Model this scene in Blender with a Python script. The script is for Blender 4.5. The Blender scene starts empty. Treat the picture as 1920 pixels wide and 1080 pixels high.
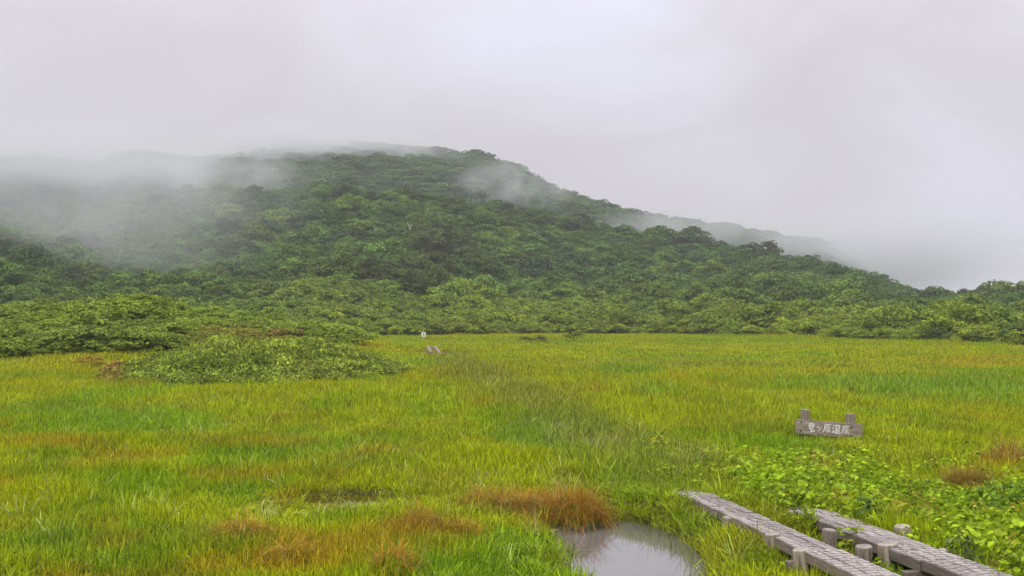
import bpy, bmesh, math, random
import numpy as np
from mathutils import Vector, Matrix

R = math.radians
rng = np.random.default_rng(7)
random.seed(7)
scene = bpy.context.scene
col = scene.collection

# ------------------------------------------------------------------ camera
F, HZ, CAM_H = 2059.0, 590.0, 3.0            # focal length in photo pixels, horizon row, camera height
PITCH = math.atan((HZ - 540.0) / F)
cam_d = bpy.data.cameras.new('camera')
cam = bpy.data.objects.new('camera', cam_d)
col.objects.link(cam)
cam_d.sensor_width = 36.0
cam_d.lens = 36.0 * F / 1920.0
cam_d.clip_start, cam_d.clip_end = 0.1, 6000.0
cam.location = (0, 0, CAM_H)
cam.rotation_euler = (R(90) + PITCH, 0, 0)
scene.camera = cam

# ------------------------------------------------------------------ sky, sun, exposure
SUN_EL, SUN_AZ = R(58), R(-150)
world = bpy.data.worlds.new('World')
scene.world = world
world.use_nodes = True
wt = world.node_tree
wt.nodes.clear()
def wn(kind, **kw):
    n = wt.nodes.new(kind)
    for k, v in kw.items():
        setattr(n, k, v)
    return n
w_out = wn('ShaderNodeOutputWorld')
w_sky = wn('ShaderNodeTexSky', sky_type='NISHITA', sun_disc=False, sun_elevation=SUN_EL, sun_rotation=SUN_AZ,
           air_density=1.0, dust_density=2.0)
w_bg1 = wn('ShaderNodeBackground'); w_bg1.inputs['Strength'].default_value = 0.08
wt.links.new(w_sky.outputs[0], w_bg1.inputs['Color'])
w_tc = wn('ShaderNodeTexCoord')
w_map = wn('ShaderNodeMapping'); w_map.inputs['Scale'].default_value = (1.0, 1.0, 1.9)
wt.links.new(w_tc.outputs['Generated'], w_map.inputs['Vector'])
w_n1 = wn('ShaderNodeTexNoise'); w_n1.inputs['Scale'].default_value = 3.2; w_n1.inputs['Detail'].default_value = 5.0
w_n1.inputs['Roughness'].default_value = 0.5; w_n1.inputs['Distortion'].default_value = 0.4
wt.links.new(w_map.outputs[0], w_n1.inputs['Vector'])
w_cr = wn('ShaderNodeValToRGB')
w_cr.color_ramp.elements[0].position = 0.3;  w_cr.color_ramp.elements[0].color = (0.625, 0.585, 0.64, 1)
w_cr.color_ramp.elements[1].position = 0.72; w_cr.color_ramp.elements[1].color = (0.81, 0.80, 0.94, 1)
e = w_cr.color_ramp.elements.new(0.5); e.color = (0.705, 0.675, 0.73, 1)
wt.links.new(w_n1.outputs['Fac'], w_cr.inputs['Fac'])
# an overcast sky grows brighter towards the zenith
w_sep = wn('ShaderNodeSeparateXYZ'); wt.links.new(w_tc.outputs['Generated'], w_sep.inputs[0])
w_cl = wn('ShaderNodeClamp'); wt.links.new(w_sep.outputs['Z'], w_cl.inputs[0])
w_pw = wn('ShaderNodeMath', operation='POWER'); w_pw.inputs[1].default_value = 1.7; wt.links.new(w_cl.outputs[0], w_pw.inputs[0])
w_mr = wn('ShaderNodeMapRange'); w_mr.inputs['From Min'].default_value = 0.0; w_mr.inputs['From Max'].default_value = 1.0
w_mr.inputs['To Min'].default_value = 0.95; w_mr.inputs['To Max'].default_value = 2.75
wt.links.new(w_pw.outputs[0], w_mr.inputs['Value'])
w_bg2 = wn('ShaderNodeBackground')
wt.links.new(w_cr.outputs['Color'], w_bg2.inputs['Color'])
wt.links.new(w_mr.outputs[0], w_bg2.inputs['Strength'])
w_mix = wn('ShaderNodeMixShader'); w_mix.inputs['Fac'].default_value = 0.95
wt.links.new(w_bg1.outputs[0], w_mix.inputs[1]); wt.links.new(w_bg2.outputs[0], w_mix.inputs[2])
wt.links.new(w_mix.outputs[0], w_out.inputs['Surface'])

sun_d = bpy.data.lights.new('sun', 'SUN')
sun_d.energy, sun_d.angle, sun_d.color = 1.5, R(24), (1.0, 0.965, 0.9)
sun = bpy.data.objects.new('sun', sun_d)
col.objects.link(sun)
sun.rotation_euler = (R(90) - SUN_EL, 0, R(-28))       # high, from behind the camera and to its left
sun.location = (0, 0, 200)

vs = scene.view_settings
vs.view_transform, vs.look, vs.exposure, vs.gamma, vs.use_curve_mapping = 'Standard', 'None', 0.0, 1.0, False
scene.render.engine = 'CYCLES'
cy = scene.cycles
cy.max_bounces, cy.diffuse_bounces, cy.glossy_bounces, cy.transmission_bounces = 6, 3, 2, 3
cy.volume_bounces, cy.transparent_max_bounces = 2, 6
cy.volume_max_steps = 256
cy.use_denoising = True
cy.use_adaptive_sampling = True
cy.adaptive_threshold = 0.008

# ------------------------------------------------------------------ small tools
def vnoise(x, y, seed=0):
    """2-D value noise in [0,1]"""
    x = np.asarray(x, float); y = np.asarray(y, float)
    xi = np.floor(x).astype(np.int64); yi = np.floor(y).astype(np.int64)
    fx = x - xi; fy = y - yi
    fx = fx * fx * (3 - 2 * fx); fy = fy * fy * (3 - 2 * fy)
    def h(a, b):
        n = (a * 374761393 + b * 668265263 + seed * 1442695041) & 0xffffffff
        n = ((n ^ (n >> 13)) * 1274126177) & 0xffffffff
        return ((n ^ (n >> 16)) & 0xffff) / 65535.0
    return (h(xi, yi) * (1 - fx) + h(xi + 1, yi) * fx) * (1 - fy) + (h(xi, yi + 1) * (1 - fx) + h(xi + 1, yi + 1) * fx) * fy
def fbm(x, y, seed=0, o=3):
    s, a, t = 0.0, 1.0, 0.0
    for k in range(o):
        s = s + a * vnoise(x * 2 ** k, y * 2 ** k, seed + 17 * k); t += a; a *= 0.5
    return s / t
def sstep(a, b, x):
    t = np.clip((x - a) / (b - a), 0, 1)
    return t * t * (3 - 2 * t)
CP, SP = math.cos(PITCH), math.sin(PITCH)
def ray(px, py):
    u, v = (px - 960) / F, (540 - py) / F
    d = np.array([u, CP - v * SP, SP + v * CP])
    return d / d[1]
def at(px, py, z=0.0):
    """photo pixel -> point of the level plane z"""
    d = ray(px, py); k = (z - CAM_H) / d[2]
    return np.array([d[0] * k, d[1] * k, z])
def to_px(X, Y, Z):
    zz = Z - CAM_H
    dep = Y * CP + zz * SP
    return 960 + F * X / dep, 540 - F * (-Y * SP + zz * CP) / dep
def in_poly(x, y, poly):
    x = np.asarray(x); y = np.asarray(y)
    r = np.zeros(x.shape, bool); n = len(poly)
    for i in range(n):
        x0, y0 = poly[i]; x1, y1 = poly[(i + 1) % n]
        c = ((y0 > y) != (y1 > y)) & (x < (x1 - x0) * (y - y0) / ((y1 - y0) + 1e-12) + x0)
        r ^= c
    return r
def poly_dist(x, y, poly, closed=True):
    d = np.full(np.asarray(x).shape, 1e9)
    n = len(poly)
    for i in range(n if closed else n - 1):
        x0, y0 = poly[i]; x1, y1 = poly[(i + 1) % n]
        dx, dy = x1 - x0, y1 - y0
        t = np.clip(((x - x0) * dx + (y - y0) * dy) / (dx * dx + dy * dy), 0, 1)
        d = np.minimum(d, np.hypot(x - x0 - t * dx, y - y0 - t * dy))
    return d

# ------------------------------------------------------------------ lie of the land
POND = [tuple(at(*p, -0.12)[:2]) for p in ((1012, 992), (1055, 984), (1120, 982), (1165, 975), (1215, 984), (1265, 1000), (1300, 1022), (1330, 1056), (1345, 1100), (1350, 1190), (1150, 1200), (1085, 1110), (1062, 1070), (1045, 1040), (1020, 1016))]
POOL = [tuple(at(*p, -0.05)[:2]) for p in ((545, 930), (600, 924), (660, 922), (745, 925), (758, 938), (705, 954), (600, 956), (553, 948))]
L_TRACK = [(4.32, 8.2), (3.57, 12.24), (2.87, 16.4), (1.41, 29.0), (-4.4, 69.7), (-6.25, 83.6)]
R_TRACK = [(5.46, 8.2), (4.70, 12.24), (4.3, 14.9), (3.1, 21.9), (2.35, 26.5), (-3.3, 69.7), (-5.2, 83.6)]

EDGE_Y  = ([-400, 0, 300, 640, 800, 1100, 1300, 1500, 1700, 1920, 2300], [650, 646, 640, 635, 632, 628.5, 631, 636, 643, 650, 655])
CREST_Y = ([-400, 0, 150, 300, 430, 560, 650, 730, 850, 950, 1100, 1230, 1310, 1440, 1520, 1600, 1660, 1720, 1850, 1920, 2300],
           [440, 418, 395, 368, 360, 360, 352, 362, 376, 391, 416, 441, 450, 474, 494, 516, 536, 554, 557, 546, 530])
BACK_Y  = ([-400, 0, 60, 185, 240, 370, 430, 560, 700, 800, 910, 960, 1010, 1080, 1200, 1330, 1380, 1470, 1530, 1600, 1700, 1920, 2300],
           [310, 303, 300, 322, 297, 309, 305, 285, 283, 292, 301, 323, 348, 378, 403, 421, 429, 448, 456, 500, 560, 580, 585])
def edge_d(px):  return CAM_H * F / (np.interp(px, *EDGE_Y) - HZ)
def crest_d(px): return edge_d(px) + 185.0 + 15 * np.sin(px * 0.006)
BACK_D = 690.0
def mound_b(X, Y):
    dx = X + 32.0; dy = Y - 86
    return np.exp(-(dx / np.where(dx < 0, 22.0, 14.5)) ** 2 - (dy / np.where(dy < 0, 15.5, 18.0)) ** 2)
def height(X, Y):
    X = np.asarray(X, float); Y = np.asarray(Y, float)
    D = np.maximum(Y, 1.0)
    px = 960 + F * X / D
    # the open marsh: hummocks and hollows
    z = 0.16 * (fbm(X * 0.55, Y * 0.55, 3) - 0.5) + 0.22 * (fbm(X * 0.11, Y * 0.11, 5) - 0.5)
    z = z * sstep(4, 9, D)
    # front mound
    dx = (X + 12.0); dy = Y - 54.5
    a = np.hypot(dx / np.where(dx < 0, 7.6, 6.6), dy / 10.0)
    z = z + (1.1 + 1.1 * (fbm(X * 0.42, Y * 0.3, 8) - 0.5)) * (1 - sstep(0.1, 1.0, a))
    # back mound
    z = z + (3.05 + 2.0 * (fbm(X * 0.13, Y * 0.11, 14) - 0.5)) * mound_b(X, Y)
    # hollows of pond and pool
    for poly, dep in ((POND, 0.42), (POOL, 0.2)):
        m = (np.abs(X) < 9) & (Y < 24)
        if m.any():
            d = np.full(X.shape, 9.0); ins = in_poly(X[m], Y[m], poly); dd = poly_dist(X[m], Y[m], poly)
            d[m] = np.where(ins, -dd, dd)
            z = z * sstep(0.0, 0.6, d) - dep * (1 - sstep(-0.32, 0.10, d))
    # wet hollow under the two boardwalks
    m = (D < 18) & (X > 1.5) & (X < 7)
    if m.any():
        d = poly_dist(X[m], Y[m], [(4.85, 8.2), (4.1, 12.3), (3.75, 14.2)], False)
        z[m] = z[m] - 0.2 * (1 - sstep(0.1, 0.75, d))
    # grown-up banks that swallow the boardwalks farther on
    m = (D > 11) & (D < 26) & (X > -1) & (X < 8)
    if m.any():
        d = np.minimum(poly_dist(X[m], Y[m], L_TRACK, False), poly_dist(X[m], Y[m], R_TRACK, False))
        keep = np.ones(d.shape); pd = poly_dist(X[m], Y[m], POND); pin = in_poly(X[m], Y[m], POND)
        keep = np.where(pin, 0.0, sstep(0.05, 0.5, pd))
        z[m] = z[m] + 0.17 * sstep(12.6, 14.2, D[m]) * (1 - sstep(19, 25, D[m])) * (1 - sstep(0.7, 1.6, d)) * keep
    # hills
    De = edge_d(px); Dc = crest_d(px)
    Hc = np.maximum(CAM_H + (HZ - np.interp(px, *CREST_Y)) / F * Dc - 3.0, 2.0)
    Hb = np.maximum(CAM_H + (HZ - np.interp(px, *BACK_Y)) / F * BACK_D - 3.0, 2.0)
    t = np.clip((D - De) / (Dc - De), 0, 1)
    up = Hc * (0.10 * t + 0.90 * t ** 1.9) * (1 + 0.10 * np.sin(t * math.pi) * (fbm(px * 0.012, t * 4, 9) - 0.5))
    up = up + np.sin(t * math.pi) ** 2 * 5.5 * (fbm(X * 0.022, Y * 0.022, 12) - 0.5) * np.minimum(1, Hc / 20)
    # shoulder that comes forward on the far left
    up = up + 7.0 * np.exp(-((px + 40) / 190.0) ** 2) * np.exp(-((D - 205) / 30.0) ** 2)
    u = np.clip((D - Dc) / (BACK_D - Dc), 0, 1)
    back = Hc + (Hb - Hc) * sstep(0, 1, u) ** 1.15 - 7.0 * np.sin(np.clip(u * 1.9, 0, 1) * math.pi) * np.minimum(1, Hc / 15)
    back = back + np.sin(u * math.pi) * 9 * (fbm(X * 0.012, Y * 0.012, 21) - 0.5)
    hill = np.where(D < Dc, up, back)
    hill = np.where(D > BACK_D, np.maximum(Hb - (D - BACK_D) * 0.05, -1.0), hill)
    return z * (1 - sstep(0, 0.3, t)) + np.where(D > De, hill, 0)
def hit(px, py):
    """first point of the land that the photo pixel looks at"""
    d = ray(px, py)
    k = np.geomspace(8, 1000, 6000)
    X, Y, Z = d[0] * k, d[1] * k, CAM_H + d[2] * k
    h = height(X, Y)
    i = np.argmax(Z < h) if (Z < h).any() else len(k) - 1
    return X[i], Y[i], h[i]
def gz(x, y):
    return float(height(np.array([x]), np.array([y]))[0])

# ------------------------------------------------------------------ meshes
def tag(o, label=None, cat=None, group=None, kind=None):
    if label: o['label'] = label
    if cat: o['category'] = cat
    if group: o['group'] = group
    if kind: o['kind'] = kind
    return o
def new_mesh(name, v, f, mat=None, rv=None, smooth=False):
    me = bpy.data.meshes.new(name)
    me.from_pydata([tuple(p) for p in np.asarray(v).tolist()], [], f if isinstance(f, list) else f.tolist())
    if rv is not None:
        a = me.attributes.new('rv', 'FLOAT', 'POINT'); a.data.foreach_set('value', np.asarray(rv, np.float32))
    if mat: me.materials.append(mat)
    if smooth: me.shade_smooth()
    me.update()
    return me
def link(name, me, parent=None, loc=None, rot=None, scl=None):
    o = bpy.data.objects.new(name, me); col.objects.link(o)
    if parent: o.parent = parent
    if loc is not None: o.location = loc
    if rot is not None: o.rotation_euler = rot
    if scl is not None: o.scale = scl
    return o
def empty(name, loc, rz=0.0):
    o = bpy.data.objects.new(name, None); col.objects.link(o)
    o.location = loc; o.rotation_euler = (0, 0, rz); o.empty_display_size = 0.3
    return o
class MB:
    def __init__(s): s.bm = bmesh.new()
    def box(s, c, size, rot=None):
        r = bmesh.ops.create_cube(s.bm, size=1.0)
        M = Matrix.Translation(c) @ (rot.to_4x4() if rot else Matrix()) @ Matrix.Diagonal((*size, 1))
        bmesh.ops.transform(s.bm, matrix=M, verts=r['verts']); return r['verts']
    def build(s, name, mat, parent=None, bevel=0.0, smooth=False, **k):
        if bevel:
            bmesh.ops.bevel(s.bm, geom=list(s.bm.edges), offset=bevel, segments=1, affect='EDGES')
        me = bpy.data.meshes.new(name); s.bm.to_mesh(me); s.bm.free()
        if mat: me.materials.append(mat)
        if smooth: me.shade_smooth()
        return link(name, me, parent, **k)

# ------------------------------------------------------------------ materials
def nodes_of(name):
    m = bpy.data.materials.new(name); m.use_nodes = True
    nt = m.node_tree; nt.nodes.clear()
    return m, nt, nt.nodes.new('ShaderNodeOutputMaterial')
def foliage(name, trans=0.35, rough=0.55, spec=0.3, straw=0.0, var=0.58, green=0.0):
    m, nt, out = nodes_of(name)
    N, L = nt.nodes.new, nt.links.new
    at_ = N('ShaderNodeAttribute'); at_.attribute_type = 'INSTANCER'; at_.attribute_name = 'col'
    rv = N('ShaderNodeAttribute'); rv.attribute_name = 'rv'
    mr = N('ShaderNodeMapRange'); mr.inputs['To Min'].default_value = 1 - var; mr.inputs['To Max'].default_value = 1 + var
    L(rv.outputs['Fac'], mr.inputs['Value'])
    mul = N('ShaderNodeVectorMath'); mul.operation = 'SCALE'
    L(at_.outputs['Vector'], mul.inputs[0]); L(mr.outputs[0], mul.inputs['Scale'])
    c = mul.outputs[0]
    if green:                                   # some of the blades are still green
        lt = N('ShaderNodeMath'); lt.operation = 'LESS_THAN'; lt.inputs[1].default_value = green
        L(rv.outputs['Fac'], lt.inputs[0])
        mg = N('ShaderNodeMix'); mg.data_type = 'RGBA'; mg.inputs['B'].default_value = (0.21, 0.29, 0.01, 1)
        L(lt.outputs[0], mg.inputs['Factor']); L(c, mg.inputs['A']); c = mg.outputs['Result']
    if straw:
        gt = N('ShaderNodeMath'); gt.operation = 'GREATER_THAN'; gt.inputs[1].default_value = 1 - straw
        L(rv.outputs['Fac'], gt.inputs[0])
        mx = N('ShaderNodeMix'); mx.data_type = 'RGBA'; mx.inputs['B'].default_value = (0.42, 0.36, 0.13, 1)
        L(gt.outputs[0], mx.inputs['Factor']); L(c, mx.inputs['A']); c = mx.outputs['Result']
    p = N('ShaderNodeBsdfPrincipled'); p.inputs['Roughness'].default_value = rough
    p.inputs['Specular IOR Level'].default_value = spec
    L(c, p.inputs['Base Color'])
    t = N('ShaderNodeBsdfTranslucent'); L(c, t.inputs['Color'])
    mxs = N('ShaderNodeMixShader'); mxs.inputs['Fac'].default_value = trans
    L(p.outputs[0], mxs.inputs[1]); L(t.outputs[0], mxs.inputs[2]); L(mxs.outputs[0], out.inputs['Surface'])
    return m
def surface(name, c1, c2, scale=4.0, stretch=(1, 1, 1), rough=0.8, bump=0.3, bscale=None, c3=None, coords='Object', spec=0.3, detail=8):
    m, nt, out = nodes_of(name)
    N, L = nt.nodes.new, nt.links.new
    tc = N('ShaderNodeTexCoord'); mp = N('ShaderNodeMapping'); mp.inputs['Scale'].default_value = stretch
    L(tc.outputs[coords], mp.inputs[0])
    n = N('ShaderNodeTexNoise'); n.inputs['Scale'].default_value = scale; n.inputs['Detail'].default_value = detail
    n.inputs['Roughness'].default_value = 0.65
    L(mp.outputs[0], n.inputs['Vector'])
    cr = N('ShaderNodeValToRGB'); cr.color_ramp.elements[0].position = 0.33; cr.color_ramp.elements[1].position = 0.68
    cr.color_ramp.elements[0].color = (*c1, 1); cr.color_ramp.elements[1].color = (*c2, 1)
    if c3:
        e = cr.color_ramp.elements.new(0.52); e.color = (*c3, 1)
    L(n.outputs['Fac'], cr.inputs['Fac'])
    oi = N('ShaderNodeObjectInfo'); mr = N('ShaderNodeMapRange')
    mr.inputs['To Min'].default_value = 0.82; mr.inputs['To Max'].default_value = 1.18
    L(oi.outputs['Random'], mr.inputs['Value'])
    sc = N('ShaderNodeVectorMath'); sc.operation = 'SCALE'; L(cr.outputs['Color'], sc.inputs[0]); L(mr.outputs[0], sc.inputs['Scale'])
    p = N('ShaderNodeBsdfPrincipled'); p.inputs['Roughness'].default_value = rough; p.inputs['Specular IOR Level'].default_value = spec
    L(sc.outputs[0], p.inputs['Base Color'])
    n2 = N('ShaderNodeTexNoise'); n2.inputs['Scale'].default_value = bscale or scale * 3; n2.inputs['Detail'].default_value = 6
    L(mp.outputs[0], n2.inputs['Vector'])
    b = N('ShaderNodeBump'); b.inputs['Strength'].default_value = bump; b.inputs['Distance'].default_value = 0.02
    L(n2.outputs['Fac'], b.inputs['Height']); L(b.outputs[0], p.inputs['Normal'])
    L(p.outputs[0], out.inputs['Surface'])
    return m
M_GRASS = foliage('grass_blades', 0.36, 0.6, 0.15, straw=0.03, var=0.68)
M_TUSS  = foliage('tussock_blades', 0.3, 0.65, 0.12, straw=0.06, green=0.16)
M_REED  = foliage('reed_blades', 0.34, 0.5, 0.25, straw=0.04)
M_HERB  = foliage('herb_leaves', 0.36, 0.5, 0.22)
M_LEAF  = foliage('shrub_leaves', 0.28, 0.55, 0.22, var=0.6)
M_BARK  = surface('bark', (0.09, 0.07, 0.055), (0.2, 0.17, 0.14), 3.0, (4, 4, 1))
M_PALE  = surface('dead_wood', (0.42, 0.39, 0.33), (0.62, 0.58, 0.5), 2.0, (3, 3, 1))
M_PEAT  = surface('peat_and_moss', (0.045, 0.042, 0.012), (0.13, 0.13, 0.018), 1.3, rough=0.95, bump=0.6, bscale=18, c3=(0.085, 0.095, 0.013), spec=0.1)
M_SOIL  = surface('forest_floor', (0.022, 0.032, 0.012), (0.05, 0.07, 0.02), 0.2, rough=0.95, bump=0.5, spec=0.1)
M_DECK  = surface('weathered_deck', (0.11, 0.098, 0.075), (0.52, 0.475, 0.43), 2.6, (8, 1.1, 8), rough=0.75, bump=0.45, bscale=9, c3=(0.36, 0.325, 0.30))
M_BEAM  = surface('weathered_beam', (0.12, 0.095, 0.075), (0.27, 0.225, 0.185), 3.0, (9, 0.9, 9), rough=0.8, bump=0.4, bscale=9)
M_POST  = surface('weathered_post', (0.15, 0.12, 0.09), (0.46, 0.40, 0.32), 4.0, (7, 7, 0.8), rough=0.85, bump=0.6, bscale=12, c3=(0.31, 0.26, 0.20))
M_CUT   = surface('post_end_grain', (0.22, 0.19, 0.155), (0.42, 0.375, 0.31), 9.0, rough=0.8, bump=0.3)
M_SIGN  = surface('sign_board_wood', (0.17, 0.135, 0.105), (0.42, 0.36, 0.29), 3.5, (0.8, 6, 9), rough=0.75, bump=0.5, bscale=9, c3=(0.27, 0.225, 0.18))
M_PAINT = surface('white_paint', (0.8, 0.79, 0.74), (0.86, 0.85, 0.82), 14.0, rough=0.6, bump=0.1)
M_BOLT  = surface('rusty_bolt', (0.03, 0.025, 0.02), (0.07, 0.05, 0.04), 8.0, rough=0.6, bump=0.2)
M_INK   = surface('dark_paint', (0.04, 0.04, 0.045), (0.07, 0.07, 0.07), 8.0, rough=0.6, bump=0.1)
# still, peaty water
M_WATER, nt, out = nodes_of('pond_water')
p = nt.nodes.new('ShaderNodeBsdfPrincipled')
p.inputs['Base Color'].default_value = (0.15, 0.14, 0.125, 1); p.inputs['Roughness'].default_value = 0.02
p.inputs['IOR'].default_value = 2.15
tc = nt.nodes.new('ShaderNodeTexCoord'); n = nt.nodes.new('ShaderNodeTexNoise'); n.inputs['Scale'].default_value = 5.0; n.inputs['Detail'].default_value = 3
nt.links.new(tc.outputs['Object'], n.inputs['Vector'])
b = nt.nodes.new('ShaderNodeBump'); b.inputs['Strength'].default_value = 0.06; b.inputs['Distance'].default_value = 0.02
nt.links.new(n.outputs['Fac'], b.inputs['Height']); nt.links.new(b.outputs[0], p.inputs['Normal'])
nt.links.new(p.outputs[0], out.inputs['Surface'])

M_PEATW = M_WATER.copy(); M_PEATW.name = 'pool_water'
for n in M_PEATW.node_tree.nodes:
    if n.type == 'BSDF_PRINCIPLED':
        n.inputs['Base Color'].default_value = (0.06, 0.04, 0.012, 1); n.inputs['IOR'].default_value = 1.33
# ------------------------------------------------------------------ ground and hills
tans = np.concatenate([np.linspace(-1.15, -0.56, 22)[:-1], np.linspace(-0.56, 0.56, 261), np.linspace(0.56, 1.15, 22)[1:]])
rows = np.concatenate([[-30.0, -4.0, 2.0, 5.0, 7.5], np.geomspace(8.6, 60, 190), np.geomspace(60, 1080, 190)[1:]])
TT, DD = np.meshgrid(tans, rows)
GX = TT * np.where(DD > 8, DD, 8.0 + np.abs(8 - DD) * 1.2); GY = DD
GZ = height(GX, GY)
nr, nc = GX.shape
verts = np.stack([GX, GY, GZ], -1).reshape(-1, 3)
ii, jj = np.meshgrid(np.arange(nr - 1), np.arange(nc - 1), indexing='ij')
q = (ii * nc + jj).ravel()
quads = np.stack([q, q + 1, q + nc + 1, q + nc], -1)
fc = verts[quads].mean(1)
is_hill = fc[:, 1] > edge_d(960 + F * fc[:, 0] / np.maximum(fc[:, 1], 1)) + 3
for name, sel, mat in (('ground', ~is_hill, M_PEAT), ('hillside', is_hill, M_SOIL)):
    fq = quads[sel]; used, inv = np.unique(fq, return_inverse=True)
    o = link(name, new_mesh(name, verts[used], inv.reshape(-1, 4), mat, smooth=True)); o['kind'] = 'structure'
for name, poly, zz in (('pond_water', POND, -0.12), ('pool_water', POOL, -0.075)):
    c = np.mean(poly, 0); big = [((x - c[0]) * 1.12 + c[0], (y - c[1]) * 1.12 + c[1], zz) for x, y in poly]
    o = link(name, new_mesh(name, big, [list(range(len(big)))[::-1]], M_WATER if name == 'pond_water' else M_PEATW)); o['kind'] = 'structure'
    if o.data.polygons[0].normal.z < 0: o.data.flip_normals()

# ------------------------------------------------------------------ plants: prototypes
def blades(n, rad, hmin, hmax, w, lean=(0.1, 0.6), curve=0.6, seed=0, flop=0.0):
    """tapered, bent grass blades as one mesh: arrays of verts, faces, per-vertex random"""
    g = np.random.default_rng(seed)
    r = rad * np.sqrt(g.random(n)); th = g.random(n) * 2 * math.pi
    bx, by = r * np.cos(th), r * np.sin(th)
    az = th + g.normal(0, 0.9, n); h = hmin + (hmax - hmin) * g.random(n) ** 1.2
    ln = lean[0] + (lean[1] - lean[0]) * g.random(n); wd = w * (0.6 + 0.7 * g.random(n))
    fl = (g.random(n) < flop) * 1.5
    face = az + math.pi / 2 + g.normal(0, 0.5, n)
    V, ts, ws = [], (0, 0.4, 0.75, 1.0), (0.75, 1.0, 0.7, 0.0)
    for t, wt_ in zip(ts, ws):
        a = ln + curve * t * ln * 2 + fl * t
        out_ = h * t * np.sin(np.minimum(a, 2.2)) * 0.85; up = h * t * np.cos(np.minimum(a, 2.2) * 0.9)
        cx, cy_ = bx + out_ * np.cos(az), by + out_ * np.sin(az)
        hx, hy = 0.5 * wd * wt_ * np.cos(face), 0.5 * wd * wt_ * np.sin(face)
        if wt_ > 0:
            V += [np.stack([cx - hx, cy_ - hy, up], -1), np.stack([cx + hx, cy_ + hy, up], -1)]
        else:
            V += [np.stack([cx, cy_, up], -1)]
    V = np.stack(V, 1).reshape(-1, 3)
    b0 = np.arange(n)[:, None] * 7
    F4 = (b0[:, :, None] + np.array([[0, 1, 3, 2], [2, 3, 5, 4]])[None]).reshape(-1, 4).tolist()
    F3 = (b0 + np.array([[4, 5, 6]])).tolist()
    return V, F4 + F3, np.repeat(g.random(n), 7)
def leaves(P, Nn, size, seed=0, aspect=0.55, up=None):
    """one folded leaf (two triangles) at each point, roughly facing Nn"""
    g = np.random.default_rng(seed); n = len(P)
    Nn = Nn / (np.linalg.norm(Nn, axis=1, keepdims=True) + 1e-9)
    a = g.normal(size=(n, 3)); a -= (a * Nn).sum(1, keepdims=True) * Nn; a /= np.linalg.norm(a, axis=1, keepdims=True)
    b = np.cross(Nn, a); s = (size * (0.6 + 0.8 * g.random(n)))[:, None]
    v0 = P - a * s * 0.5; v2 = P + a * s * 0.5 - Nn * s * 0.12
    v1 = P + b * s * 0.5 * aspect + Nn * s * 0.1; v3 = P - b * s * 0.5 * aspect + Nn * s * 0.1
    V = np.stack([v0, v1, v2, v3], 1).reshape(-1, 3)
    k = np.arange(n)[:, None] * 4
    return V, np.concatenate([k + [[0, 1, 2]], k + [[0, 2, 3]]]).tolist(), np.repeat(g.random(n), 4)
def crown(seed, nlobe, nleaf, rx, rz, z0, lobe, size, flat=0.7, aspect=0.7, inner=0.25):
    """leaf clumps spread through a crown: lobes on and in an ellipsoid"""
    g = np.random.default_rng(seed); P, Nn, RV = [], [], []
    for k in range(nlobe):
        th = g.random() * 2 * math.pi; u = 1 - 1.35 * g.random() ** 1.1; rr = (0.45 + 0.55 * g.random() ** 0.5)
        s_ = math.sqrt(max(0, 1 - u * u))
        c = np.array([rr * s_ * math.cos(th) * rx, rr * s_ * math.sin(th) * rx, z0 + rz * u * rr])
        m = int(nleaf * (0.6 + 0.8 * g.random())); L_ = lobe * (0.65 + 0.7 * g.random())
        d = g.normal(size=(m, 3)); d /= np.linalg.norm(d, axis=1, keepdims=True); d[:, 2] = np.abs(d[:, 2]) * 0.9 - 0.25 * g.random(m)
        q_ = c + d * L_ * np.array([1, 1, flat]) * (1 - inner * g.random((m, 1)))
        P.append(q_); nn = d * 0.7 + np.array([0, 0, 0.75]) + g.normal(0, 0.35, (m, 3)); Nn.append(nn)
        RV.append(np.clip(g.random(m) * 0.5 + 0.5 * g.random(), 0, 1))
    P = np.concatenate(P); Nn = np.concatenate(Nn)
    V, Fc, _ = leaves(P, Nn, size, seed + 1, aspect)
    return V, Fc, np.repeat(np.concatenate(RV), 4)

def proto_coll(name, meshes):
    c = bpy.data.collections.new(name)
    for k, me in enumerate(meshes):
        c.objects.link(bpy.data.objects.new(name + '_%02d' % k, me))
    return c
def gn_tree(name, coll):
    nt = bpy.data.node_groups.new(name, 'GeometryNodeTree')
    nt.interface.new_socket('Geometry', in_out='INPUT', socket_type='NodeSocketGeometry')
    nt.interface.new_socket('Geometry', in_out='OUTPUT', socket_type='NodeSocketGeometry')
    N, L = nt.nodes.new, nt.links.new
    gi, go = N('NodeGroupInput'), N('NodeGroupOutput')
    ci = N('GeometryNodeCollectionInfo'); ci.inputs['Collection'].default_value = coll
    ci.inputs['Separate Children'].default_value = True; ci.inputs['Reset Children'].default_value = True
    iop = N('GeometryNodeInstanceOnPoints'); iop.inputs['Pick Instance'].default_value = True
    def na(nm, ty):
        n = N('GeometryNodeInputNamedAttribute'); n.data_type = ty; n.inputs['Name'].default_value = nm
        return [s for s in n.outputs if s.enabled and s.name == 'Attribute'][0]
    e2r = N('FunctionNodeEulerToRotation')
    L(na('rot', 'FLOAT_VECTOR'), e2r.inputs[0]); L(e2r.outputs[0], iop.inputs['Rotation'])
    L(na('scl', 'FLOAT_VECTOR'), iop.inputs['Scale']); L(na('idx', 'INT'), iop.inputs['Instance Index'])
    L(gi.outputs[0], iop.inputs['Points']); L(ci.outputs[0], iop.inputs['Instance']); L(iop.outputs[0], go.inputs[0])
    return nt
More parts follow.
